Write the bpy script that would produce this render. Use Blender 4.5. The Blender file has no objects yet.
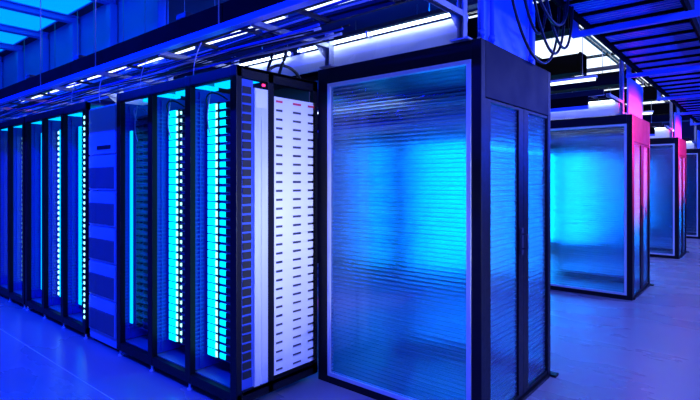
import bpy, math, random
from mathutils import Vector
random.seed(7)
sc = bpy.context.scene
col = sc.collection

# ---------------------------------------------------------------- camera
H = 1.5
F = 493.0
cam_d = bpy.data.cameras.new('camera')
cam_d.sensor_fit = 'HORIZONTAL'; cam_d.sensor_width = 36.0
cam_d.lens = 36.0 * F / 700.0
cam_d.shift_y = -19.0 / 700.0
cam_d.clip_start = 0.05
cam = bpy.data.objects.new('camera', cam_d); col.objects.link(cam)
cam.location = (0, 0, H)
cam.rotation_euler = (math.radians(90), 0, math.radians(40.1))
sc.camera = cam

# ---------------------------------------------------------------- world, exposure, sampling quality
w = bpy.data.worlds.new('world'); sc.world = w; w.use_nodes = True
bg = w.node_tree.nodes['Background']
bg.inputs[0].default_value = (0.02, 0.06, 0.6, 1); bg.inputs[1].default_value = 0.3
vs = sc.view_settings
vs.view_transform = 'Standard'; vs.look = 'None'; vs.gamma = 1.0; vs.use_curve_mapping = False
vs.exposure = 0.0
cy = sc.cycles
cy.max_bounces = 12; cy.diffuse_bounces = 4; cy.glossy_bounces = 4
cy.transmission_bounces = 12; cy.transparent_max_bounces = 24
cy.sample_clamp_indirect = 6.0; cy.use_denoising = True
cy.blur_glossy = 0.3

# blue room lighting: rows of lamps and added fills (their housings are built further down)
def area(name, loc, sx, sy, power, colr, rot=(0, 0, 0)):
    d = bpy.data.lights.new(name, 'AREA'); d.shape = 'RECTANGLE'
    d.size = sx; d.size_y = sy; d.energy = power; d.color = colr
    o = bpy.data.objects.new(name, d); col.objects.link(o)
    o.location = loc; o.rotation_euler = rot
    return o
AISLE_Y = [0.30, 5.0, 9.3, 13.6]
LZ = 3.40
for i, y in enumerate(AISLE_Y):
    area('aisle_lamp_light', (-5.6, y, LZ), 8.0, 0.10, (700, 170, 170, 170)[i], (0.0, 0.012, 1.0))
    area('ceiling_fill_uplight', (-5.6, y, LZ + 0.07), 8.0, 0.10, (300, 60, 60, 60)[i], (0.0, 0.10, 1.0), (math.pi, 0, 0))  # upward fill added to brighten the ceiling and joists
for i in range(5):
    area('corridor_fill_light', (0.75, 1.0 + 3.6 * i, 3.18), 0.12, 1.5, 85, (0.24, 0.29, 1.0))  # unseen fill row added to light the corridor floor and fronts
area('deck_fill_light', (2.40, 8.0, 2.30), 0.10, 20.0, 1400, (0.0, 0.04, 1.0), (0, math.radians(125), 0))  # unseen blue fill added to light the deck underside and doors
wl = area('rack_end_fill_light', (2.45, 2.10, 1.25), 0.5, 0.5, 11, (0.62, 0.70, 1.0), (0, math.radians(90), 0))  # unseen narrow fill added to whiten the slotted rack end
wl.data.spread = math.radians(30)
def spot(name, loc, target, power, colr, cone):
    d = bpy.data.lights.new(name, 'SPOT'); d.energy = power; d.color = colr; d.spot_size = math.radians(cone); d.spot_blend = 0.6
    d.shadow_soft_size = 0.08
    o = bpy.data.objects.new(name, d); col.objects.link(o); o.location = loc
    o.rotation_euler = (Vector(target) - Vector(loc)).to_track_quat('-Z', 'Y').to_euler()
RED_LAMPS = [((1.6, 9.2, 2.45), (-1.27, 7.6, 1.85)), ((1.6, 13.4, 2.45), (-1.27, 11.9, 1.9))]
for p, t in RED_LAMPS:
    spot('red_lamp_light', p, t, 7000, (1.0, 0.01, 0.16), 32)

# ---------------------------------------------------------------- materials
def mat(name, base, rough=0.5, metal=0.0, spec=0.5, noise=0.0, nscale=8.0, emit=None, estr=0.0, bump=0.0, stretch=(1, 1, 1)):
    m = bpy.data.materials.new(name); m.use_nodes = True
    nt = m.node_tree; b = nt.nodes['Principled BSDF']
    b.inputs['Base Color'].default_value = (*base, 1)
    b.inputs['Roughness'].default_value = rough
    b.inputs['Metallic'].default_value = metal
    b.inputs['Specular IOR Level'].default_value = spec
    if emit:
        b.inputs['Emission Color'].default_value = (*emit, 1)
        b.inputs['Emission Strength'].default_value = estr
    if noise > 0 or bump > 0:
        tc = nt.nodes.new('ShaderNodeTexCoord')
        mp = nt.nodes.new('ShaderNodeMapping'); mp.inputs['Scale'].default_value = stretch
        nt.links.new(tc.outputs['Object'], mp.inputs[0])
        n = nt.nodes.new('ShaderNodeTexNoise'); n.inputs['Scale'].default_value = nscale
        n.inputs['Detail'].default_value = 5
        nt.links.new(mp.outputs[0], n.inputs['Vector'])
        if noise > 0:
            mx = nt.nodes.new('ShaderNodeMix'); mx.data_type = 'RGBA'
            mx.inputs['A'].default_value = (*[c * (1 - noise) for c in base], 1)
            mx.inputs['B'].default_value = (*[min(1, c * (1 + noise)) for c in base], 1)
            nt.links.new(n.outputs['Fac'], mx.inputs['Factor'])
            nt.links.new(mx.outputs['Result'], b.inputs['Base Color'])
            mr = nt.nodes.new('ShaderNodeMapRange')
            mr.inputs['To Min'].default_value = max(0.03, rough - 0.12); mr.inputs['To Max'].default_value = min(1, rough + 0.12)
            nt.links.new(n.outputs['Fac'], mr.inputs[0]); nt.links.new(mr.outputs[0], b.inputs['Roughness'])
        if bump > 0:
            bp = nt.nodes.new('ShaderNodeBump'); bp.inputs['Strength'].default_value = bump; bp.inputs['Distance'].default_value = 0.01
            nt.links.new(n.outputs['Fac'], bp.inputs['Height']); nt.links.new(bp.outputs[0], b.inputs['Normal'])
    return m

def emis(name, c, s):
    return mat(name, (0.0, 0.0, 0.0), 0.4, emit=c, estr=s)

def sheet_mat(name, tilt, ripple, tint, trans=0.14, soft=0.10):
    """ribbed polycarbonate: micro structure spreads light sideways, horizontal flutes ripple it up and down"""
    m = bpy.data.materials.new(name); m.use_nodes = True
    nt = m.node_tree; N = nt.nodes; L = nt.links
    for n in list(N): N.remove(n)
    out = N.new('ShaderNodeOutputMaterial')
    geo = N.new('ShaderNodeNewGeometry')
    wn = N.new('ShaderNodeTexWhiteNoise'); wn.noise_dimensions = '3D'
    sc_ = N.new('ShaderNodeVectorMath'); sc_.operation = 'SCALE'; sc_.inputs['Scale'].default_value = 937.0
    L.new(geo.outputs['Position'], sc_.inputs[0]); L.new(sc_.outputs[0], wn.inputs['Vector'])
    sub = N.new('ShaderNodeMath'); sub.operation = 'SUBTRACT'; sub.inputs[1].default_value = 0.5
    L.new(wn.outputs['Value'], sub.inputs[0])
    amt = N.new('ShaderNodeMath'); amt.operation = 'MULTIPLY'; amt.inputs[1].default_value = tilt
    L.new(sub.outputs[0], amt.inputs[0])
    cr = N.new('ShaderNodeVectorMath'); cr.operation = 'CROSS_PRODUCT'; cr.inputs[1].default_value = (0, 0, 1)
    L.new(geo.outputs['Normal'], cr.inputs[0])
    s1 = N.new('ShaderNodeVectorMath'); s1.operation = 'SCALE'
    L.new(cr.outputs[0], s1.inputs[0]); L.new(amt.outputs[0], s1.inputs['Scale'])
    sep = N.new('ShaderNodeSeparateXYZ'); L.new(geo.outputs['Position'], sep.inputs[0])
    fz = N.new('ShaderNodeMath'); fz.operation = 'MULTIPLY'; fz.inputs[1].default_value = 2 * math.pi / 0.028
    L.new(sep.outputs['Z'], fz.inputs[0])
    xy = N.new('ShaderNodeMath'); xy.operation = 'ADD'; L.new(sep.outputs['X'], xy.inputs[0]); L.new(sep.outputs['Y'], xy.inputs[1])
    tcn = N.new('ShaderNodeTexCoord'); so = N.new('ShaderNodeSeparateXYZ'); L.new(tcn.outputs['Normal'], so.inputs[0])
    sg = N.new('ShaderNodeMath'); sg.operation = 'ADD'; L.new(so.outputs['X'], sg.inputs[0]); L.new(so.outputs['Y'], sg.inputs[1])
    ph = N.new('ShaderNodeMath'); ph.operation = 'MULTIPLY_ADD'; ph.inputs[1].default_value = math.pi / 2; L.new(sg.outputs[0], ph.inputs[0]); L.new(fz.outputs[0], ph.inputs[2])
    sn = N.new('ShaderNodeMath'); sn.operation = 'SINE'; L.new(ph.outputs[0], sn.inputs[0])
    rp = N.new('ShaderNodeMath'); rp.operation = 'MULTIPLY'; rp.inputs[1].default_value = ripple
    L.new(sn.outputs[0], rp.inputs[0])
    cz = N.new('ShaderNodeCombineXYZ'); L.new(rp.outputs[0], cz.inputs['Z'])
    a1 = N.new('ShaderNodeVectorMath'); a1.operation = 'ADD'; L.new(geo.outputs['Normal'], a1.inputs[0]); L.new(s1.outputs[0], a1.inputs[1])
    a2 = N.new('ShaderNodeVectorMath'); a2.operation = 'ADD'; L.new(a1.outputs[0], a2.inputs[0]); L.new(cz.outputs[0], a2.inputs[1])
    nm = N.new('ShaderNodeVectorMath'); nm.operation = 'NORMALIZE'; L.new(a2.outputs[0], nm.inputs[0])
    rf = N.new('ShaderNodeBsdfRefraction'); rf.inputs['IOR'].default_value = 1.22; rf.inputs['Roughness'].default_value = 0.02
    rf.inputs['Color'].default_value = (*tint, 1); L.new(nm.outputs[0], rf.inputs['Normal'])
    gl = N.new('ShaderNodeBsdfGlossy'); gl.inputs['Roughness'].default_value = 0.08; gl.inputs['Color'].default_value = (0.9, 0.95, 1, 1)
    tl = N.new('ShaderNodeBsdfTranslucent'); tl.inputs['Color'].default_value = (0.75, 0.85, 1, 1)
    tp = N.new('ShaderNodeBsdfTransparent'); tp.inputs['Color'].default_value = (0.95, 0.97, 1, 1)
    m1 = N.new('ShaderNodeMixShader'); m1.inputs[0].default_value = trans
    L.new(rf.outputs[0], m1.inputs[1]); L.new(tp.outputs[0], m1.inputs[2])
    m2 = N.new('ShaderNodeMixShader'); m2.inputs[0].default_value = soft
    df = N.new('ShaderNodeBsdfDiffuse'); df.inputs['Color'].default_value = (0.75, 0.85, 1, 1)
    ms = N.new('ShaderNodeMixShader'); ms.inputs[0].default_value = 0.5
    L.new(tl.outputs[0], ms.inputs[1]); L.new(df.outputs[0], ms.inputs[2])
    L.new(m1.outputs[0], m2.inputs[1]); L.new(ms.outputs[0], m2.inputs[2])
    m3 = N.new('ShaderNodeMixShader'); m3.inputs[0].default_value = 0.06
    L.new(m2.outputs[0], m3.inputs[1]); L.new(gl.outputs[0], m3.inputs[2])
    L.new(m3.outputs[0], out.inputs['Surface'])
    return m

def web_mat(name):
    m = bpy.data.materials.new(name); m.use_nodes = True
    N = m.node_tree.nodes; L = m.node_tree.links
    for n in list(N): N.remove(n)
    out = N.new('ShaderNodeOutputMaterial'); mx = N.new('ShaderNodeMixShader'); mx.inputs[0].default_value = 0.28
    tp = N.new('ShaderNodeBsdfTransparent'); tp.inputs['Color'].default_value = (0.7, 0.9, 1, 1)
    tl = N.new('ShaderNodeBsdfTranslucent'); tl.inputs['Color'].default_value = (0.7, 0.9, 1, 1)
    L.new(tp.outputs[0], mx.inputs[1]); L.new(tl.outputs[0], mx.inputs[2]); L.new(mx.outputs[0], out.inputs['Surface'])
    return m
M = dict(
    black=mat('black_powder_coat', (0.005, 0.005, 0.010), 0.42, noise=0.2, nscale=30, spec=0.2),
    dark=mat('dark_grey_steel', (0.05, 0.05, 0.07), 0.4, noise=0.2, nscale=20),
    navy=mat('dark_fascia_board', (0.008, 0.006, 0.013), 0.5, noise=0.08, nscale=5, spec=0.12),
    alu=mat('brushed_aluminium', (0.74, 0.78, 0.84), 0.34, metal=0.35, noise=0.08, nscale=40, stretch=(1, 1, 0.05)),
    steel=mat('galvanised_steel', (0.45, 0.47, 0.5), 0.35, metal=0.6, noise=0.25, nscale=25),
    blackbox=mat('black_trunking', (0.0016, 0.0016, 0.003), 0.7, noise=0.2, nscale=6, spec=0.02),
    white=mat('white_enamel', (0.80, 0.80, 0.82), 0.4, noise=0.04, nscale=6),
    endboard=mat('end_board_blue_light_tint', (0.16, 0.32, 0.78), 0.35, noise=0.06, nscale=4),  # board colour holds the blue light seen on the roof end
    board=mat('white_upstand_board', (0.78, 0.80, 0.84), 0.25, noise=0.05, nscale=4),
    grey=mat('light_grey_enamel', (0.55, 0.57, 0.60), 0.45, noise=0.06, nscale=6),
    vent=mat('grey_vent_slat', (0.17, 0.17, 0.20), 0.5),
    server=mat('server_sheet_metal', (0.30, 0.31, 0.34), 0.4, metal=0.3, noise=0.15, nscale=30),
    plastic=mat('black_plastic', (0.01, 0.01, 0.012), 0.45, noise=0.15, nscale=50),
    cableblack=mat('black_cable_sheath', (0.008, 0.008, 0.01), 0.4, noise=0.2, nscale=60),
    cableyellow=mat('yellow_cable_sheath', (0.85, 0.6, 0.02), 0.4, noise=0.1, nscale=60),
    cablewhite=mat('white_cable_sheath', (0.7, 0.7, 0.75), 0.4, noise=0.1, nscale=60),
    cableblue=mat('blue_cable_sheath', (0.02, 0.08, 0.6), 0.4, noise=0.1, nscale=60),
    cablered=mat('red_label', (0.75, 0.05, 0.08), 0.5, noise=0.1, nscale=30),
    deck=mat('blue_corrugated_sheet', (0.06, 0.16, 0.75), 0.35, noise=0.12, nscale=5),
    joist=mat('joist_blue_light_tint', (0.06, 0.22, 0.75), 0.45, noise=0.06, nscale=4),  # the blue of the aisle light is mixed into this base colour
    bulk=mat('bulkhead_board', (0.05, 0.24, 0.75), 0.5, noise=0.06, nscale=2),  # base colour carries the blue light falling on the bulkhead
    wall=mat('painted_wall', (0.06, 0.07, 0.16), 0.6, noise=0.06, nscale=2),
    ceil=mat('painted_soffit', (0.02, 0.03, 0.12), 0.7, noise=0.06, nscale=2),
    concrete=mat('polished_concrete', (0.26, 0.26, 0.29), 0.28, noise=0.22, nscale=1.6, stretch=(0.5, 1.4, 1), spec=0.5),
    joint=mat('pale_joint_filler', (0.8, 0.8, 0.8), 0.6),
    cyan=emis('cyan_led', (0.0, 0.46, 1.0), 3.2),
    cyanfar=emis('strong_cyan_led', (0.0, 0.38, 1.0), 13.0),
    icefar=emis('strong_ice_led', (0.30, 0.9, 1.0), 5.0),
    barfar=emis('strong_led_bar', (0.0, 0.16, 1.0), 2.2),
    divider=mat('divider_blue_light_tint', (0.03, 0.08, 0.45), 0.45, noise=0.15, nscale=20),  # blue light put into the colour of dividers, rails and ladder strip
    skylight=emis('white_ceiling_diffuser', (0.80, 0.90, 1.0), 1.6),
    cyanbar=emis('cyan_led_bar', (0.0, 0.38, 1.0), 2.2),
    ice=emis('ice_white_led', (0.30, 0.9, 1.0), 3.0),
    tube=emis('cool_white_tube', (0.70, 0.82, 1.0), 3.0),
    washtube=emis('bright_white_tube', (0.60, 0.76, 1.0), 8.0),
    ceilpanel=emis('cyan_ceiling_diffuser', (0.0, 0.30, 1.0), 1.35),
    blueled=emis('blue_led_tube', (0.0, 0.04, 1.0), 3.0),
    lavled=emis('lavender_tube', (0.4, 0.45, 1.0), 3.0),
    redled=emis('red_lamp_lens', (1.0, 0.02, 0.15), 4.0),
    web=web_mat('polycarbonate_web'),
    sheet=sheet_mat('ribbed_polycarbonate', 0.85, 0.20, (0.60, 0.84, 1.0), trans=0.20, soft=0.015),
    doorsheet=sheet_mat('etched_door_polycarbonate', 0.90, 0.12, (0.55, 0.90, 1.0), trans=0.2, soft=0.13),
)

# ---------------------------------------------------------------- mesh helpers
ORG = {}
class MB:
    def __init__(s): s.v = []; s.f = []; s.smooth = set()
    def box(s, x0, x1, y0, y1, z0, z1):
        n = len(s.v)
        s.v += [(x0, y0, z0), (x1, y0, z0), (x1, y1, z0), (x0, y1, z0), (x0, y0, z1), (x1, y0, z1), (x1, y1, z1), (x0, y1, z1)]
        s.f += [tuple(n + i for i in q) for q in ((3, 2, 1, 0), (4, 5, 6, 7), (0, 1, 5, 4), (1, 2, 6, 5), (2, 3, 7, 6), (3, 0, 4, 7))]
        return s
    def quad(s, a, b, c, d):
        n = len(s.v); s.v += [a, b, c, d]; s.f.append((n, n + 1, n + 2, n + 3)); return s
    def prism(s, prof, axis, a, b):
        """prof: list of 2D points swept along axis from a to b (axis x: (y,z); y: (x,z); z: (x,y))"""
        n = len(s.v); k = len(prof)
        for t in (a, b):
            for p, q in prof:
                s.v.append({'x': (t, p, q), 'y': (p, t, q), 'z': (p, q, t)}[axis])
        for i in range(k):
            j = (i + 1) % k
            s.f.append((n + i, n + j, n + k + j, n + k + i))
        s.f.append(tuple(n + i for i in reversed(range(k)))); s.f.append(tuple(n + k + i for i in range(k)))
        return s
    def tube(s, pts, r, seg=8):
        pts = [Vector(p) for p in pts]; n0 = len(s.v)
        for i, p in enumerate(pts):
            d = (pts[min(i + 1, len(pts) - 1)] - pts[max(i - 1, 0)]).normalized()
            up = Vector((0, 0, 1)) if abs(d.z) < 0.9 else Vector((1, 0, 0))
            a = d.cross(up).normalized(); b = d.cross(a)
            for k in range(seg):
                t = 2 * math.pi * k / seg
                s.v.append(tuple(p + a * math.cos(t) * r + b * math.sin(t) * r))
        for i in range(len(pts) - 1):
            for k in range(seg):
                k2 = (k + 1) % seg
                s.smooth.add(len(s.f))
                s.f.append((n0 + i * seg + k, n0 + i * seg + k2, n0 + (i + 1) * seg + k2, n0 + (i + 1) * seg + k))
        s.f.append(tuple(n0 + k for k in reversed(range(seg))))
        e = n0 + (len(pts) - 1) * seg
        s.f.append(tuple(e + k for k in range(seg)))
        return s
    def build(s, name, m, parent=None, origin=None, bevel=0):
        if parent is not None: origin = ORG[parent.name]
        elif origin is None:
            xs, ys, zs = zip(*s.v)
            origin = ((min(xs) + max(xs)) / 2, (min(ys) + max(ys)) / 2, min(zs))
        me = bpy.data.meshes.new(name)
        me.from_pydata([(x - origin[0], y - origin[1], z - origin[2]) for x, y, z in s.v], [], s.f)
        me.materials.append(M[m] if isinstance(m, str) else m)
        for i in s.smooth: me.polygons[i].use_smooth = True
        import bmesh
        bm = bmesh.new(); bm.from_mesh(me); bmesh.ops.recalc_face_normals(bm, faces=bm.faces[:]); bm.to_mesh(me); bm.free()
        o = bpy.data.objects.new(name, me); col.objects.link(o)
        ORG[o.name] = origin
        if parent is not None: o.parent = parent
        else: o.location = origin
        if bevel:
            b = o.modifiers.new('bevel', 'BEVEL'); b.width = bevel; b.segments = 2; b.limit_method = 'ANGLE'
        return o

def tag(o, label, cat, group=None):
    o['label'] = label; o['category'] = cat
    if group: o['group'] = group
    return o
def structure(o, label=None):
    o['kind'] = 'structure'
    if label: o['label'] = label
    return o
def thing(name, loc, label, cat, group=None):
    o = bpy.data.objects.new(name, None); col.objects.link(o); o.location = loc; o.empty_display_size = 0.1
    ORG[o.name] = tuple(loc)
    return tag(o, label, cat, group)
def clone(o, parent=None, off=(0, 0, 0), label=None, group=None):
    c = o.copy(); col.objects.link(c)
    ORG[c.name] = ORG[o.name]
    if parent is not None: c.parent = parent
    else:
        c.location = Vector(o.location) + Vector(off)
        if label: c['label'] = label
        if group: c['group'] = group
    for ch in list(o.children): clone(ch, c)
    return c
def box(*a): return MB().box(*a)
def bez(p0, p1, p2, p3, n=14):
    p0, p1, p2, p3 = map(Vector, (p0, p1, p2, p3)); r = []
    for i in range(n + 1):
        t = i / n; r.append(p0 * (1 - t) ** 3 + p1 * 3 * t * (1 - t) ** 2 + p2 * 3 * t * t * (1 - t) + p3 * t ** 3)
    return r

PITCH = 4.3
YF, YB = 1.95, 2.70          # rack front and back
XR = -2.595                  # rack row end
CX = -1.27                   # corridor face of the enclosures
EY = 3.92                    # far side of the enclosure
TOP = 2.25
ORD = ['nearest', 'second', 'third', 'fourth']

# ---------------------------------------------------------------- room shell
fl = structure(box(-15, 2.6, -3, 24, -0.2, -0.0015).build('floor', 'joint'), 'polished concrete floor with thin straight joints')
ys = [-3.0, 1.54, 24.0]
xs = [-15.0, 2.6]
for i in range(len(xs) - 1):
    for j in range(len(ys) - 1):
        g = 0.004
        box(xs[i] + g, xs[i + 1] - g, ys[j] + g, ys[j + 1] - g, -0.0015, 0.0).build('slab', 'concrete', fl)
CZ = 3.9
structure(box(-15, 2.6, -3, 24, CZ + 0.06, CZ + 0.16).build('ceiling', 'ceil'), 'dark blue soffit above the joists')
structure(box(-15.1, -15, -3, 24, 0, CZ).build('wall_left', 'wall'), 'blue lit far side wall')
structure(box(2.6, 2.7, -3, 24, 0, CZ).build('wall_right', 'wall'), 'corridor side wall')
structure(box(-15, 2.6, 24, 24.1, 0, CZ).build('wall_back', 'wall'), 'far end wall of the hall')
structure(box(-15, 2.6, -3.1, -3, 0, CZ).build('wall_front', 'wall'), 'end wall behind the camera')

# joists over the near cold aisle, posts, bulkhead
JX = [-5.3, -6.5, -7.7, -8.9, -10.1, -11.3]
for i, x in enumerate(JX):
    j = structure(box(x - 0.06, x + 0.06, -2.9, 2.94, 3.79, 3.86).build('trim_%d' % (i + 1), 'joist', bevel=0.008), 'ceiling joist spanning the aisle, tinted with blue light')
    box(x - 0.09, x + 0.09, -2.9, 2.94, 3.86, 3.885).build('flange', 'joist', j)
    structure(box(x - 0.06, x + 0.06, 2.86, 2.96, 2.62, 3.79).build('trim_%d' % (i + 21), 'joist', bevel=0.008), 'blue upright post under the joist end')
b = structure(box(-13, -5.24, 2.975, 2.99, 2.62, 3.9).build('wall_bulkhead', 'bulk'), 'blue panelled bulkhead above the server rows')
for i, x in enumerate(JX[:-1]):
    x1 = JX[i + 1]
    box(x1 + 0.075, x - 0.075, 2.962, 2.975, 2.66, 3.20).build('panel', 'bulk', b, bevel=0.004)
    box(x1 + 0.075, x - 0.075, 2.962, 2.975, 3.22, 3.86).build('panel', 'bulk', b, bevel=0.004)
n = 0
for i in range(len(JX) - 1):
    x1, x0 = JX[i + 1] + 0.10, JX[i] - 0.10
    for (y0, y1, w_) in ((1.50, 2.80, 'at the bulkhead end'), (0.1, 1.42, 'over the aisle')):
        o = thing('ceiling_light_panel', ((x0 + x1) / 2, y0, 3.84), 'glowing cyan ceiling panel %s between the %s pair of joists from the right' % (w_, ['first', 'second', 'third', 'fourth', 'fifth'][i]), 'ceiling light', 'cyan ceiling light panels')
        box(x0, x1, y0, y1, 3.875, 3.885).build('diffuser', 'ceilpanel', o)
        m = MB()
        for a, b_ in ((x0, x0 + 0.02), (x1 - 0.02, x1)): m.box(a, b_, y0, y1, 3.86, 3.895)
        for a, b_ in ((y0, y0 + 0.02), (y1 - 0.02, y1)): m.box(x0, x1, a, b_, 3.86, 3.895)
        m.build('frame', 'joist', o)

# ---------------------------------------------------------------- server racks (one frame of three bays)
PW = 0.068; BAY = 0.535
def bays(xr): return [(xr - PW / 2 - BAY * (k + 1) + PW / 2, xr - PW / 2 - BAY * k - PW / 2) for k in range(3)]
S0, SP, SN = 0.235, 0.0590, 31
def make_rack(xr, yf, label, detail=True, side=False):
    xl = xr - 3 * BAY - PW
    yb = yf + (YB - YF)
    t = thing('server_rack', ((xl + xr) / 2, yf, 0), label, 'server rack', 'triple bay server racks')
    pm = bpy.data.meshes
    for k in range(4):
        x = xr - PW / 2 - BAY * k
        box(x - PW / 2, x + PW / 2, yf, yf + 0.045, 0.055, TOP).build('post', 'black', t, bevel=0.004)
        box(x - PW / 2, x + PW / 2, yb - 0.05, yb, 0.05, TOP).build('post', 'black', t)
        if not (side and k == 0):
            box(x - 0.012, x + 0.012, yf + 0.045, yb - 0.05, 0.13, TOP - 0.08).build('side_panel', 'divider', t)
        if k > 0 and detail:
            m = MB()
            for i in range(2 * SN + 2):
                z = S0 + SP * 0.5 * i - 0.012
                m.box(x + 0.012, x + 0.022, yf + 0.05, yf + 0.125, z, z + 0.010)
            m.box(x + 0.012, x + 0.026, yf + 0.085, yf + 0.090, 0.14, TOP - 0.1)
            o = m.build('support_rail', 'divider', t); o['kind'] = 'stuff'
        m = MB().tube([(x, yf + 0.02, 0.0), (x, yf + 0.02, 0.012)], 0.02, 10).tube([(x, yf + 0.02, 0.012), (x, yf + 0.02, 0.055)], 0.010, 8)
        m.build('levelling_foot', 'alu', t)
    box(xl, xr, yf + 0.002, yf + 0.05, 0.055, 0.12).build('base_rail', 'black', t, bevel=0.004)
    box(xl, xr, yf + 0.002, yf + 0.05, TOP - 0.075, TOP).build('top_rail', 'black', t, bevel=0.004)
    box(xl, xr, yb - 0.05, yb, 0.05, 0.135).build('base_rail', 'black', t)
    box(xl, xr, yf + 0.05, yb - 0.05, TOP - 0.02, TOP - 0.004).build('top_plate', 'dark', t)
    box(xl, xr, yf + 0.05, yb - 0.05, 0.10, 0.125).build('floor_plate', 'server', t)
    box(xl + 0.03, xr - 0.03, yb - 0.06, yb - 0.05, 0.13, TOP - 0.02).build('rear_panel', 'dark', t)
    for (a, c) in bays(xr):
        box(a + 0.02, c - 0.02, yf + 0.19, yf + 0.30, TOP - 0.055, TOP - 0.03).build('top_light', 'cyanbar', t)
    return t

def server_mesh(kind):
    """a server tray; origin at its front bottom left corner. returns list of (name, builder, material)"""
    W = BAY - PW - 0.012; D = 0.50; Hh = 0.0535
    ch = MB().box(0, W, 0.012, D, 0, Hh)
    ch.box(0, W, 0.0, 0.012, 0.0, 0.006).box(0, W, 0.0, 0.012, Hh - 0.006, Hh)       # front lips
    ch.box(0, 0.012, 0.0, 0.012, 0.006, Hh - 0.006).box(W - 0.012, W, 0, 0.012, 0.006, Hh - 0.006)
    parts = []
    P = lambda n, x0, x1, z0, z1, mt, y0=-0.002: parts.append((n, MB().box(x0, x1, y0, 0.011, z0, z1), mt))
    if kind == 'wide':
        P('light_panel', 0.013, 0.108, 0.001, 0.0525, 'cyan')
        P('status_light', 0.110, 0.146, 0.006, 0.046, 'ice', -0.003)
        P('cable_guide', 0.149, 0.155, -0.002, 0.056, 'plastic', -0.012)
        P('side_light', 0.158, 0.238, 0.008, 0.044, 'cyan', 0.0)
        P('port_block', 0.235, 0.44, 0.008, 0.046, 'plastic', -0.006)
    elif kind == 'half':
        P('light_panel', 0.013, 0.118, 0.001, 0.0525, 'cyan')
        P('status_light', 0.120, 0.160, 0.008, 0.044, 'ice', -0.003)
        P('cable_guide', 0.163, 0.176, -0.002, 0.056, 'plastic', -0.012)
        P('side_light', 0.180, 0.197, 0.014, 0.036, 'ice', -0.003)
        P('port_block', 0.21, 0.44, 0.008, 0.046, 'plastic', -0.006)
    elif kind == 'far':
        P('light_panel', 0.013, 0.40, 0.004, 0.0500, 'cyan')
        P('status_light', 0.402, 0.43, 0.010, 0.042, 'ice', -0.003)
    elif kind == 'farlow':
        P('light_panel', 0.013, 0.25, 0.006, 0.0480, 'cyanbar')
        P('port_block', 0.26, 0.42, 0.012, 0.036, 'plastic', -0.006)
    elif kind == 'thin':
        P('light_panel', 0.030, 0.095, -0.0025, 0.0562, 'cyanbar')
        P('port_block', 0.12, 0.42, 0.012, 0.036, 'plastic', -0.006)
    elif kind == 'dots':
        P('status_light', 0.013, 0.040, 0.012, 0.040, 'ice', -0.004)
        P('light_panel', 0.055, 0.115, -0.0025, 0.0562, 'cyanbar')
        P('port_block', 0.14, 0.42, 0.012, 0.036, 'plastic', -0.006)
    elif kind == 'plain':
        P('port_block', 0.14, 0.42, 0.012, 0.036, 'plastic', -0.006)
        P('handle', 0.03, 0.10, 0.020, 0.030, 'plastic', -0.012)
    else:
        P('status_light', 0.050, 0.072, 0.016, 0.036, 'ice', -0.004)
        P('port_block', 0.14, 0.42, 0.012, 0.036, 'plastic', -0.006)
    return ch, parts

protos = {}
RECESS = 0.135
ONES = ['', 'first', 'second', 'third', 'fourth', 'fifth', 'sixth', 'seventh', 'eighth', 'ninth', 'tenth', 'eleventh', 'twelfth', 'thirteenth', 'fourteenth', 'fifteenth', 'sixteenth', 'seventeenth', 'eighteenth', 'nineteenth']
def ordinal(n):
    if n < 20: return ONES[n]
    t = {2: ('twenty', 'twentieth'), 3: ('thirty', 'thirtieth')}[n // 10]
    return t[1] if n % 10 == 0 else t[0] + '-' + ONES[n % 10]
def put_servers(xl, yf, kind, label0, group, detail=True):
    for i in range(SN):
        label = (ordinal(i + 1) + ' ' + label0) if i < 16 else (ordinal(SN - i) + ' ' + label0.replace('from the bottom', 'from the top'))
        z = S0 + SP * i
        if kind not in protos:
            ch, parts = server_mesh(kind)
            root = ch.build('server', 'server', origin=(0, 0, 0))
            for nme, mb, mt in parts: mb.build(nme, mt, root)
            tag(root, label, 'server', group); root.location = (xl + 0.006, yf + RECESS, z)
            protos[kind] = root
        else:
            c = clone(protos[kind]); c['label'] = label; c['group'] = group
            c.location = (xl + 0.006, yf + RECESS, z)

def server_stack(rack, xl, yf, kind):
    """servers seen only as a blur behind plastic sheets: joined per material, still geometry"""
    acc = {}
    ch, parts = server_mesh(kind)
    for nme, mb, mt in [('server_stack', ch, 'server')] + parts:
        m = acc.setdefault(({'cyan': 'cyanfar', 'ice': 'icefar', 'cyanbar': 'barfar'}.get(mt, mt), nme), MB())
        for i in range(SN):
            n0 = len(m.v)
            m.v += [(x + xl + 0.006, y + yf + RECESS, z + S0 + SP * i) for x, y, z in mb.v]
            m.f += [tuple(n0 + q for q in f) for f in mb.f]
    for (mt, nme), m in acc.items():
        o = m.build(nme, mt, rack); o['kind'] = 'stuff'

r1 = make_rack(XR, YF, 'open black triple server rack beside the white slotted panel, nearest the camera', side=True)
names = ['right', 'middle', 'left']
for (a, c), kd, nm in zip(bays(XR), ('wide', 'half', 'plain'), names):
    put_servers(a, YF, kd, {'right': 'cyan lit server from the bottom in the right bay of the nearest rack',
        'middle': 'cyan lit server from the bottom in the middle bay of the nearest rack',
        'left': 'dark server from the bottom in the left bay of the nearest rack'}[nm], 'servers in the %s bay of the nearest rack' % nm)
a0 = bays(XR)[2][0]
MB().box(a0 + 0.018, a0 + 0.055, YF + 0.075, YF + 0.085, 0.28, 1.93).build('led_strip', 'cyanbar', r1)
XR2 = -4.91
r2 = make_rack(XR2, YF, 'black triple server rack left of the grey vented cabinet')
m = MB()
for i in range(36): m.box(XR2 - 0.022, XR2 - 0.004, YF - 0.006, YF + 0.002, 0.2 + 0.054 * i, 0.226 + 0.054 * i)
m.build('indicator_row', 'ice', r2)['kind'] = 'stuff'
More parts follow.
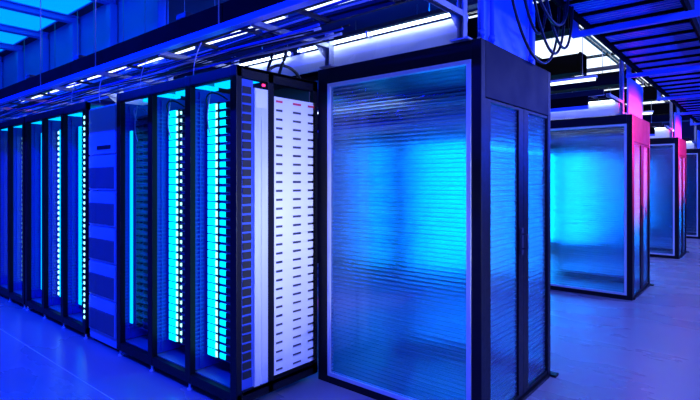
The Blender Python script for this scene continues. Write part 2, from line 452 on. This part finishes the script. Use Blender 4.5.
for (a, c), kd, nm in zip(bays(XR2), ('thin', 'dots', 'thin'), names):
    put_servers(a, YF, kd, 'server from the bottom in the %s bay of the rack left of the cabinet' % nm, 'servers in the %s bay of the second rack' % nm)
XR3 = -6.62
make_rack(XR3, YF, 'black triple server rack at the left edge of the picture')
for (a, c), kd, nm in zip(bays(XR3), ('dots', 'dim', 'thin'), names):
    put_servers(a, YF, kd, 'server from the bottom in the %s bay of the leftmost rack' % nm, 'servers in the %s bay of the leftmost rack' % nm)
for k in (1, 2, 3):
    dy = PITCH * k
    rk = make_rack(XR, YF + dy, 'glowing triple server rack seen blurred behind the %s ribbed plastic panel' % ORD[k - 1], detail=False)
    for (a, c), kd in zip(bays(XR), ('far', 'far', 'far')):
        server_stack(rk, a, YF + dy, kd)
    if k < 3:
        rk = make_rack(XR2, YF + dy, 'deeper triple server rack beyond the %s enclosure, mostly hidden' % ORD[k - 1], detail=False)
        for (a, c), kd in zip(bays(XR2), ('farlow', 'farlow', 'thin')):
            server_stack(rk, a, YF + dy, kd)

# rack end side: dashed ladder strip, aluminium strip with label, black post, white slotted panel (parts of rack 1)
def rack_end(t, yo, detail=True):
    x = XR
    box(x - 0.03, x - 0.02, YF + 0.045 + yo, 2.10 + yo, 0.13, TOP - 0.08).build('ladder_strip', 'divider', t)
    m = MB()
    for i in range(32):
        z = 0.2 + i * 0.0605
        m.box(x - 0.02, x - 0.012, 2.012 + yo, 2.080 + yo, z, z + 0.046)
    m.build('ladder_tooth', 'plastic', t)['kind'] = 'stuff'
    m = MB(); m.box(x - 0.02, x - 0.006, 2.098 + yo, 2.212 + yo, 0.12, 2.12)
    m.box(x - 0.006, x, 2.098 + yo, 2.145 + yo, 0.12, 2.12).box(x - 0.006, x, 2.156 + yo, 2.212 + yo, 0.12, 2.12)
    m.build('aluminium_strip', 'alu', t)
    box(x, x + 0.002, 2.108 + yo, 2.20 + yo, 1.99, 2.115).build('paper_label', 'white', t)
    box(x - 0.006, x + 0.004, 2.165 + yo, 2.185 + yo, 2.14, 2.155).build('indicator_lamp', 'redled', t)
    box(x - 0.06, x, 2.214 + yo, 2.266 + yo, 0.05, TOP).build('post', 'black', t, bevel=0.004)
    # slotted panel: real holes, black board behind
    y0, y1, z0, z1 = 2.268 + yo, 2.672 + yo, 0.155, 2.085
    cols = [(2.285, 2.345), (2.445, 2.525), (2.595, 2.66)]
    yc = [y0]; hol = []
    for a, b_ in cols: yc += [a + yo, b_ + yo]
    yc.append(y1)
    rows = 31; zp = (z1 - z0) / rows
    m = MB()
    for r in range(rows):
        za = z0 + r * zp; zb = za + zp * 0.37; zc = za + zp * 0.62; zd = za + zp
        m.quad((x, y0, za), (x, y1, za), (x, y1, zb), (x, y0, zb))
        m.quad((x, y0, zc), (x, y1, zc), (x, y1, zd), (x, y0, zd))
        for q in range(0, len(yc) - 1, 2):
            m.quad((x, yc[q], zb), (x, yc[q + 1], zb), (x, yc[q + 1], zc), (x, yc[q], zc))
        for q in range(1, len(yc) - 1, 2):       # lower lip of each slot, bent inward
            a, b_ = yc[q], yc[q + 1]
            m.quad((x, a, zb), (x, b_, zb), (x - 0.012, b_, zb - 0.002), (x - 0.012, a, zb - 0.002))
            m.quad((x, a, zc), (x, b_, zc), (x - 0.012, b_, zc + 0.002), (x - 0.012, a, zc + 0.002))
    m.build('slotted_panel', 'white', t)
    box(x - 0.03, x - 0.014, y0, y1, z0, z1).build('backing_board', 'dark', t)
    for a, b_ in cols:
        box(x - 0.004, x + 0.002, a + yo, b_ + yo, z1 - zp * 0.62, z1 - zp * 0.38).build('red_tag', 'cablered', t)
    box(x - 0.05, x, YF + 0.05 + yo, YB + yo, 0.05, 0.13).build('base_rail', 'black', t)
    box(x - 0.05, x, YF + 0.05 + yo, YB + yo, TOP - 0.075, TOP).build('top_rail', 'black', t)
rack_end(r1, 0)

# ---------------------------------------------------------------- grey power cabinet
def cabinet(yo, label):
    xa, xb, yf = -4.885, -4.315, YF + 0.01 + yo
    t = thing('power_cabinet', ((xa + xb) / 2, yf, 0), label, 'cabinet', 'grey vented cabinets')
    box(xa, xb, yf + 0.02, YB + yo, 0.03, 2.18).build('body', 'grey', t, bevel=0.006)
    box(xa + 0.02, xb - 0.02, yf + 0.05, YB - 0.03 + yo, 0.0, 0.03).build('plinth', 'black', t)
    z = 0.12
    for k in range(5):
        fr = box(xa + 0.015, xb - 0.015, yf + 0.006, yf + 0.02, z, z + 0.31).build('module_front', 'grey', t, bevel=0.003)
        for c in range(3):
            xc = xa + 0.035 + c * 0.172
            box(xc, xc + 0.155, yf + 0.002, yf + 0.0065, z + 0.015, z + 0.205).build('vent_field', 'vent', fr)
            m = MB()
            for s in range(9): m.box(xc + 0.006 + s * 0.0165, xc + 0.014 + s * 0.0165, yf - 0.004, yf + 0.003, z + 0.02, z + 0.20)
            m.build('vent_grille', 'vent', fr)
        z += 0.325
    fr = box(xa + 0.015, xb - 0.015, yf + 0.006, yf + 0.02, z, 2.165).build('blank_panel', 'grey', t, bevel=0.003)
    box(xa + 0.2, xb - 0.1, yf + 0.001, yf + 0.0065, z + 0.04, z + 0.075).build('name_strip', 'plastic', fr)
    return t
cabinet(0, 'grey vented power cabinet standing between two server racks')
for k in (1, 2): cabinet(PITCH * k, 'vented power cabinet in the row beyond the %s enclosure, mostly hidden' % ORD[k - 1])

# ---------------------------------------------------------------- plastic sheet enclosure at the end of each pod
def enclosure(label):
    t = thing('aisle_enclosure', (CX, YB, 0), label, 'enclosure', 'aisle end enclosures')
    xl = -2.59
    def frame_side(y, s):        # s=-1 faces the camera side, +1 the far side
        ya, yb = (y, y + 0.06) if s < 0 else (y - 0.06, y)
        box(xl, -2.485, ya, yb, 0.0, 2.34).build('post', 'black', t, bevel=0.004)
        box(-1.335, CX, ya, yb, 0.0, 2.34).build('corner_post', 'black', t, bevel=0.004)
        box(-2.485, -1.335, ya, yb, 0.0, 0.055).build('base_rail', 'black', t, bevel=0.003)
        box(-2.485, -1.335, ya, yb, 2.225, 2.34).build('fascia', 'black', t, bevel=0.003)
        yc0, yc1 = (y - 0.008, y + 0.03) if s < 0 else (y - 0.03, y + 0.008)
        fr = MB()
        fr.box(-2.487, -2.462, yc0, yc1, 0.057, 2.222); fr.box(-1.362, -1.334, yc0, yc1, 0.057, 2.222)
        fr.box(-2.462, -1.362, yc0, yc1, 0.057, 0.083); fr.box(-2.462, -1.362, yc0, yc1, 2.196, 2.222)
        fr.build('aluminium_frame', 'alu', t)
        ym = y + 0.012 if s < 0 else y - 0.012
        box(-2.462, -1.362, ym - 0.004, ym + 0.004, 0.083, 2.196).build('ribbed_sheet', 'sheet', t)
        m = MB()
        for i in range(75):
            z = 0.097 + 0.028 * i
            m.box(-2.460, -1.364, ym - 0.0034, ym + 0.0034, z, z + 0.0038)
        m.build('flute_web', 'web', t)['kind'] = 'stuff'
    frame_side(YB, -1); frame_side(EY, 1)
    # corridor end: fascia board, two door leaves
    box(CX - 0.05, CX, YB + 0.06, EY - 0.06, 2.0, 2.34).build('end_fascia', 'navy', t, bevel=0.004)
    box(xl, CX - 0.055, YB + 0.062, EY - 0.062, 2.30, 2.335).build('roof_sheet', 'dark', t)
    box(CX - 0.06, CX + 0.012, YB + 0.06, EY - 0.06, 0.0, 0.022).build('threshold', 'black', t)
    for (a, b_, ga, gb, hy) in ((2.765, 3.37, 2.838, 3.285, 3.33), (3.375, 3.856, 3.462, 3.848, 3.415)):
        m = MB()
        m.box(CX - 0.04, CX - 0.004, a, ga, 0.028, 1.995).box(CX - 0.04, CX - 0.004, gb, b_, 0.028, 1.995)
        m.box(CX - 0.04, CX - 0.004, ga, gb, 0.028, 0.05).box(CX - 0.04, CX - 0.004, ga, gb, 1.978, 1.995)
        d = m.build('door', 'black', t)
        box(CX - 0.026, CX - 0.018, ga, gb, 0.05, 1.978).build('door_sheet', 'doorsheet', d)
        m = MB()
        for i in range(54):
            z = 0.07 + 0.035 * i
            m.box(CX - 0.0252, CX - 0.0188, ga + 0.002, gb - 0.002, z, z + 0.006)
        m.build('flute_web', 'web', d)['kind'] = 'stuff'
    h = MB().box(CX - 0.004, CX + 0.012, 3.30, 3.33, 1.0, 1.18)
    h.tube([(CX + 0.01, 3.315, 1.04), (CX + 0.045, 3.315, 1.04), (CX + 0.045, 3.315, 1.14), (CX + 0.01, 3.315, 1.14)], 0.007)
    h.build('door_handle', 'dark', t)
    MB().box(CX - 0.01, CX + 0.05, EY - 0.04, EY + 0.03, 0.0, 0.018).build('door_stop', 'black', t)
    m = MB()
    for y in (YB + 0.03, EY - 0.03): m.tube([(CX - 0.03, y, 2.34), (CX - 0.03, y, 2.352)], 0.012, 8)
    m.build('bolt', 'steel', t)
    return t
e0 = enclosure('nearest enclosure of ribbed plastic sheet and black doors, in the centre')
EL = ['second enclosure with glowing cyan ribbed sheet and pink lit end', 'third enclosure down the corridor with red lit end panel', 'farthest enclosure at the right edge of the picture']
for k in (1, 2, 3): clone(e0, off=(0, PITCH * k, 0), label=EL[k - 1])

# ---------------------------------------------------------------- overhead gear, one set for each pod
AL = -10.5
def overhead(k):
    yo = PITCH * k
    nm = ORD[k]
    al = AL if k == 0 else -6.0
    # white upstand board on the enclosure roof, with a tube lamp above
    o = thing('upstand_board', (CX - 0.08, YB + yo + 0.05, 2.25), 'white upstand board above the %s enclosure and its rack row' % nm, 'board', 'white upstand boards')
    x = -1.40
    for x0 in [-1.40, -3.7]:
        x1 = {-1.40: -3.695, -3.7: -5.995, -6.0: -8.195, -8.2: AL}[x0]
        x1 = max(x1, al)
        prof = [(YB + yo + 0.02, 2.345), (YB + yo + 0.04, 2.345), (YB + yo + 0.10, 2.52), (YB + yo + 0.08, 2.52)]
        MB().prism(prof, 'x', x1, x0).build('board_length', 'board', o)
    tag(box(CX - 0.09, CX - 0.07, YB + yo + 0.14, EY + yo - 0.14, 2.342, 2.84).build('end_board', 'endboard'), 'board with blue light in its colour standing on the roof end of the %s enclosure' % nm, 'board', 'roof end boards')
    # tube lamps over the tray
    for i, x0 in enumerate([-1.7, -3.05, -4.4, -5.75, -7.1, -8.45]):
        if x0 < al: break
        q = thing('tube_lamp', (x0 - 0.6, YB + yo, 2.84), '%s white tube lamp from the corridor hung over the %s pod' % (['first', 'second', 'third', 'fourth', 'fifth', 'sixth'][i], nm), 'lamp', 'white tube lamps')
        yc = 2.79 + yo
        box(x0 - 1.18, x0, yc - 0.03, yc + 0.03, 2.87, 2.90).build('housing', 'white', q)
        MB().tube([(x0 - 1.16, yc, 2.852), (x0 - 0.02, yc, 2.852)], 0.02, 10).build('tube', 'tube', q)
        for xx in (x0 - 1.0, x0 - 0.18):
            MB().tube([(xx, yc, 2.90), (xx, yc, CZ + 0.06)], 0.004, 6).build('hanger', 'steel', q)
    # tube lamps washing the upstand board
    for i, x0 in enumerate([-1.45, -2.95, -4.45]):
        if x0 - 1 < al: break
        q = thing('wash_lamp', (x0 - 0.7, YB + yo, 2.5), '%s slim lamp from the corridor lighting the upstand board of the %s pod' % (['first', 'second', 'third', 'fourth'][i], nm), 'lamp', 'slim wash lamps')
        yc = YB + yo + 0.045
        MB().tube([(x0 - 1.4, yc, 2.535), (x0, yc, 2.535)], 0.012, 8).build('tube', 'washtube', q)
        m = MB()
        for xx in (x0 - 1.38, x0 - 0.7, x0 - 0.02): m.box(xx - 0.008, xx + 0.008, yc - 0.015, yc + 0.05, 2.52, 2.556)
        m.build('clip', 'steel', q)
    # cable tray: two rails and rungs
    t = thing('cable_tray', (-2, 2.2 + yo, 2.52), 'dark ladder cable tray above the %s rack row' % nm, 'cable tray', 'rack row cable trays')
    for y in (2.05, 2.34):
        box(al, -1.45, y + yo - 0.012, y + yo + 0.012, 2.515, 2.58).build('side_rail', 'black', t)
    xx = -1.6
    while xx > al:
        box(xx - 0.02, xx + 0.02, 2.063 + yo, 2.327 + yo, 2.52, 2.538).build('rung', 'dark', t)
        xx -= 0.55
    # cables lying in the tray
    cl = [('cableblack', 2.095, 0.012), ('cableyellow', 2.14, 0.008), ('cableblue', 2.185, 0.010), ('cablewhite', 2.29, 0.007)]
    for mt, y, r in cl:
        pts = []; x = -1.5; ph = random.random() * 6
        while x > al + 0.2:
            pts.append((x, y + yo + 0.008 * math.sin(x * 1.7 + ph), 2.54 + r + 0.022 * (1 + math.sin(x * 2.3 + ph)) * 0.5)); x -= 0.15
        c = MB().tube(pts, r, 6).build('tray_cable', mt)
        tag(c, '%s cable lying in the tray above the %s rack row' % ({'cableblack': 'thick black', 'cableyellow': 'yellow', 'cableblue': 'blue', 'cablewhite': 'thin white'}[mt], nm), 'cable', 'cables in the %s tray' % nm)
    # support brackets: upright on the fascia, arm out over the racks
    for i, xb in enumerate([-1.39, -2.47, -3.6, -4.7, -5.8, -6.9, -8.0, -9.1]):
        if xb < al: break
        q = thing('tray_bracket', (xb, YB + yo, 2.25), '%s steel tray bracket from the corridor on the %s pod' % (['first', 'second', 'third', 'fourth', 'fifth', 'sixth', 'seventh', 'eighth'][i], nm), 'bracket', 'tray support brackets')
        ht = CZ + 0.06 if i == 0 else 2.60
        m = MB(); m.box(xb - 0.022, xb - 0.018, YB + yo - 0.03, YB + yo + 0.02, 2.345, ht).box(xb + 0.018, xb + 0.022, YB + yo - 0.03, YB + yo + 0.02, 2.345, ht).box(xb - 0.018, xb + 0.018, YB + yo + 0.014, YB + yo + 0.018, 2.345, ht)
        m.build('upright', 'steel', q)
        box(xb - 0.06, xb + 0.06, YB + yo - 0.05, YB + yo + 0.015, 2.337, 2.347).build('foot_plate', 'steel', q)
        m = MB(); m.box(xb - 0.02, xb + 0.02, 1.98 + yo, YB + yo - 0.03, 2.508, 2.513).box(xb - 0.02, xb - 0.016, 1.98 + yo, YB + yo - 0.03, 2.478, 2.508).box(xb + 0.016, xb + 0.02, 1.98 + yo, YB + yo - 0.03, 2.478, 2.508)
        m.build('arm', 'steel', q)
        MB().prism([(YB + yo - 0.03, 2.40), (YB + yo - 0.03, 2.48), (YB + yo - 0.14, 2.48)], 'x', xb - 0.016, xb - 0.012).build('gusset', 'steel', q)
    # trunking in front, blue lip on its lower edge
    q = thing('bus_trunking', (-4, 1.6 + yo, 2.33), 'long black bus trunking hung in front of the %s rack row' % nm, 'trunking', 'bus trunkings')
    xe = -0.2 if k == 0 else -1.5
    x = xe
    while x > al:
        x1 = max(x - 2.0, al)
        box(x1 + 0.004, x, 1.56 + yo, 1.60 + yo, 2.337, 2.444).build('trunking_length', 'blackbox', q, bevel=0.004)
        x -= 2.0
    box(al, xe, 1.555 + yo, 1.605 + yo, 2.302, 2.335).build('lower_lip', 'deck', q)
    for i, x in enumerate([-2.6, -4.1, -5.2, -6.6, -8.0, -9.2]):
        if x < al: break
        box(x - 0.05, x + 0.05, 1.56 + yo, 1.62 + yo, 2.446, 2.475).build('tap_box', 'plastic', q)
        MB().tube([(x + 0.4, 1.54 + yo, 2.33), (x + 0.4, 1.54 + yo, CZ + 0.06)], 0.004, 6).build('hanger_rod', 'steel', q)
    # blue aisle lamp housing (the area light shines from it)
    if k < 4:
        q = thing('aisle_lamp', (-5.6, AISLE_Y[k], LZ), 'long blue lamp over the aisle in front of the %s rack row' % nm, 'lamp', 'blue aisle lamps')
        box(-9.6, -1.6, AISLE_Y[k] - 0.06, AISLE_Y[k] + 0.06, LZ + 0.01, LZ + 0.06).build('housing', 'dark', q)
        for x in (-9, -6, -3, -1.8):
            MB().tube([(x, AISLE_Y[k], LZ + 0.06), (x, AISLE_Y[k], CZ + 0.06)], 0.004, 6).build('hanger', 'steel', q)
for k in range(4): overhead(k)

# added corridor fill lamps, out of view
for i in range(5):
    y = 1.0 + 3.6 * i
    q = thing('corridor_fill_lamp', (0.75, y, 3.18), 'added lavender corridor fill lamp number %s from the camera' % ['one', 'two', 'three', 'four', 'five'][i], 'lamp', 'corridor fill lamps')
    box(0.67, 0.83, y - 0.8, y + 0.8, 3.19, 3.24).build('housing', 'dark', q)
    for yy in (y - 0.6, y + 0.6): MB().tube([(0.75, yy, 3.24), (0.75, yy, CZ + 0.06)], 0.004, 6).build('hanger', 'steel', q)
for i, (p, t_) in enumerate(RED_LAMPS):
    x, y, z = p
    q = thing('red_lamp', (x, y, z), 'red spot lamp hung in the corridor beside the %s enclosure' % ['second', 'third'][i], 'lamp', 'red corridor lamps')
    m = MB()
    d = (Vector(t_) - Vector(p)).normalized()
    m.tube([Vector(p) - d * 0.10, Vector(p) - d * 0.28], 0.09, 14)
    m.build('housing', 'dark', q)
    e = Vector(p) - d * 0.2
    MB().tube([(e.x, e.y, e.z + 0.09), (e.x, e.y, CZ + 0.06)], 0.01, 8).build('stem', 'steel', q)
q = thing('rack_end_fill_lamp', (2.5, 2.1, 1.0), 'cool white fill lamp added on the corridor wall', 'lamp')
box(2.47, 2.60, 1.80, 2.40, 0.95, 1.55).build('housing', 'dark', q)
q = thing('deck_fill_lamp', (2.45, 8, 2.2), 'long blue fill lamp added along the corridor wall', 'lamp')
box(2.42, 2.60, -2.2, 18.2, 2.18, 2.24).build('shelf', 'dark', q)
box(2.44, 2.60, -2.1, 18.1, 2.24, 2.28).build('housing', 'dark', q)

# ---------------------------------------------------------------- blue corrugated deck tray over the corridor
DX0, DX1, DZ = -1.225, -0.48, 2.90
dk = thing('overhead_deck', (-0.87, 3, DZ), 'wide blue corrugated deck with crossbars running over the corridor', 'deck')
y = 2.2; i = 0
while y < 18:
    prof = []; nn = 12; hgt = 0.018
    m = MB()
    n0 = 0
    for a in range(nn):
        ya = y + 0.37 * a / nn; yb = y + 0.37 * (a + 1) / nn
        za = DZ + (hgt if a % 2 else 0); 
        m.box(DX0 + 0.03, DX1 - 0.03, ya, yb, za, DZ + 0.03)
    m.build('corrugated_sheet', 'deck', dk)
    box(DX0 + 0.02, DX1 - 0.02, y - 0.016, y + 0.016, DZ - 0.02, DZ + 0.002).build('crossbar', 'blackbox', dk)
    y += 0.37
for x in (DX0, DX1):
    box(x - 0.010, x + 0.010, 2.0, 18.2, DZ - 0.04, DZ + 0.05).build('side_rail', 'blackbox', dk)
for i, y in enumerate((2.5, 4.72, 7.0, 9.3, 11.6, 13.9)):
    q = thing('trapeze_hanger', (-0.9, y, 2.78), '%s blue trapeze bar from the camera carrying the corrugated deck' % ['first', 'second', 'third', 'fourth', 'fifth', 'sixth'][i], 'hanger', 'trapeze hangers')
    box(-1.34, -0.36, y - 0.025, y + 0.025, 2.795, 2.845).build('crossbar', 'deck', q, bevel=0.004)
    for x in (-1.31, -0.40):
        box(x - 0.025, x + 0.025, y - 0.025, y + 0.025, 2.845, CZ + 0.06).build('drop_post', 'deck', q, bevel=0.003)

# ---------------------------------------------------------------- white ceiling panels and black ducts beyond the first enclosure
for i in range(6):
    for j in range(2):
        y = 6.6 + 1.9 * i; x = -3.4 + 1.15 * j
        q = thing('white_ceiling_panel', (x, y, CZ), 'white ceiling light panel, %s row from the camera, %s column' % (['first', 'second', 'third', 'fourth', 'fifth', 'sixth'][i], ['left', 'right'][j]), 'ceiling light', 'white ceiling light panels')
        box(x, x + 1.1, y, y + 1.8, CZ + 0.02, CZ + 0.05).build('diffuser', 'skylight', q)
        m = MB()
        m.box(x, x + 0.03, y, y + 1.8, CZ, CZ + 0.06).box(x + 1.07, x + 1.1, y, y + 1.8, CZ, CZ + 0.06).box(x, x + 1.1, y, y + 0.03, CZ, CZ + 0.06).box(x, x + 1.1, y + 1.77, y + 1.8, CZ, CZ + 0.06)
        m.build('frame', 'black', q)
for i, (y, xe, z0, z1) in enumerate(((6.2, -1.8, 3.34, 3.72), (8.4, -2.25, 3.25, 3.55), (9.6, -1.75, 3.2, 3.42), (12.6, -1.8, 3.3, 3.6), (14.6, -1.75, 3.2, 3.45))):
    q = thing('air_duct', (-3.5, y, z0), '%s black air duct from the camera under the white ceiling panels' % ['first', 'second', 'third', 'fourth', 'fifth'][i], 'duct', 'black air ducts')
    for a in range(3):
        box(xe - 1.6 * (a + 1) + 0.01, xe - 1.6 * a, y, y + 0.32, z0, z1).build('duct_length', 'blackbox', q, bevel=0.006)
        box(xe - 1.6 * a - 0.03, xe - 1.6 * a, y - 0.015, y + 0.335, z0 - 0.015, z1 + 0.015).build('flange', 'blackbox', q)
    for a in (0.5, 2.2, 3.9):
        MB().tube([(xe - a, y + 0.16, z1), (xe - a, y + 0.16, CZ + 0.06)], 0.006, 6).build('hanger', 'steel', q)

# ---------------------------------------------------------------- loose cables
def cable(pts, r, m, label, group=None):
    return tag(MB().tube(pts, r, 8).build('cable', m, origin=tuple(pts[0])), label, 'cable', group)
cable(bez((-2.80, 2.43, 2.505), (-2.78, 2.43, 2.42), (-2.84, 2.42, 2.38), (-2.88, 2.44, 2.265)), 0.012, 'cableblack', 'short black cable dropping from the tray to the rack roof, left of the loop', 'cables on the rack roof')
cable(bez((-2.66, 2.43, 2.505), (-2.62, 2.43, 2.42), (-2.66, 2.40, 2.36), (-2.72, 2.42, 2.265)), 0.012, 'cableblack', 'black cable dropping from the tray beside the arched cable', 'cables on the rack roof')
cable(bez((-2.79, 2.36, 2.268), (-2.77, 2.40, 2.40), (-2.66, 2.52, 2.36), (-2.70, 2.62, 2.268)), 0.012, 'cableblack', 'arched black cable on the rack roof above the slotted panel', 'cables on the rack roof')
for i, x in enumerate((-3.15, -3.95, -4.75, -5.4)):
    cable(bez((x, 2.06, 2.52), (x + 0.03, 2.02, 2.46), (x - 0.09, 2.03, 2.38), (x - 0.10, 2.06, 2.25)), 0.0035, 'cablewhite', '%s thin white cable from the right hanging from the tray to the racks' % ['first', 'second', 'third', 'fourth'][i], 'thin white drop cables')
# sagging bundle under the tray
for i in range(9):
    pts = []; x = -1.9 - 0.2 * random.random(); ph = random.random() * 6; yb_ = 2.075 + 0.036 * i; zz = 2.452 - 0.012 * (i % 3)
    while x > -9.8:
        pts.append((x, yb_ + 0.005 * math.sin(1.3 * x + ph), zz - 0.012 - 0.012 * math.sin(2.9 * x + ph))); x -= 0.18
    cable(pts, 0.006 + 0.003 * (i % 2), ('cableblack', 'cableblue', 'cableblack', 'cablewhite')[i % 4], '%s cable from the front in the sagging bundle under the nearest tray' % ['first', 'second', 'third', 'fourth', 'fifth', 'sixth', 'seventh', 'eighth', 'ninth'][i], 'bundle under the nearest tray')
# loops over the end of the nearest enclosure
for i, (ya, yb_, sag) in enumerate(((2.95, 3.98, 0.62), (3.08, 3.62, 0.40), (3.22, 3.95, 0.52), (3.40, 4.05, 0.44), (3.05, 3.85, 0.30))):
    x = -1.225 + 0.026 * i
    cable(bez((x, ya, 2.855), (x, ya + 0.22, 2.855 - sag), (x, yb_ - 0.05, 2.80 - sag * 1.1), (x, yb_, 2.855), 20), 0.010, 'cableblack', '%s black looped cable from the left hanging above the nearest doors' % ['first', 'second', 'third', 'fourth', 'fifth'][i], 'looped cables over the nearest doors')
for i, y in enumerate((2.80, 2.95, 3.62)):
    q = thing('conduit', (CX - 0.045, y, 2.345), '%s steel conduit from the left rising from the roof of the nearest enclosure' % ['first', 'second', 'third'][i], 'conduit', 'steel conduits')
    MB().tube([(CX - 0.045, y, 2.345), (CX - 0.045, y, CZ + 0.06)], 0.014, 10).build('pipe', 'deck', q)
    for z in (2.38, 2.7, 3.1): MB().tube([(CX - 0.045, y, z), (CX - 0.045, y, z + 0.035)], 0.020, 10).build('coupling', 'deck', q)
# cables inside the bays
for i, (a, c) in enumerate(bays(XR)):
    nm = names[i]
    cable(bez((a + 0.05, YF + 0.12, 2.02), (a + 0.06, YF + 0.06, 2.12), (a + 0.16, YF + 0.06, 2.16), (a + 0.30, YF + 0.10, 2.06)), 0.006, 'cablewhite' if i == 2 else 'cableblack', 'thin cable curving at the top of the %s bay of the nearest rack' % nm, 'cables in the bay tops')
    cable(bez((a + 0.10, YF + 0.10, 2.14), (a + 0.12, YF + 0.07, 2.02), (a + 0.05, YF + 0.09, 1.95), (a + 0.07, YF + 0.12, 1.84)), 0.005, 'cablewhite', 'thin white cable hanging at the top of the %s bay of the nearest rack' % nm, 'cables in the bay tops')
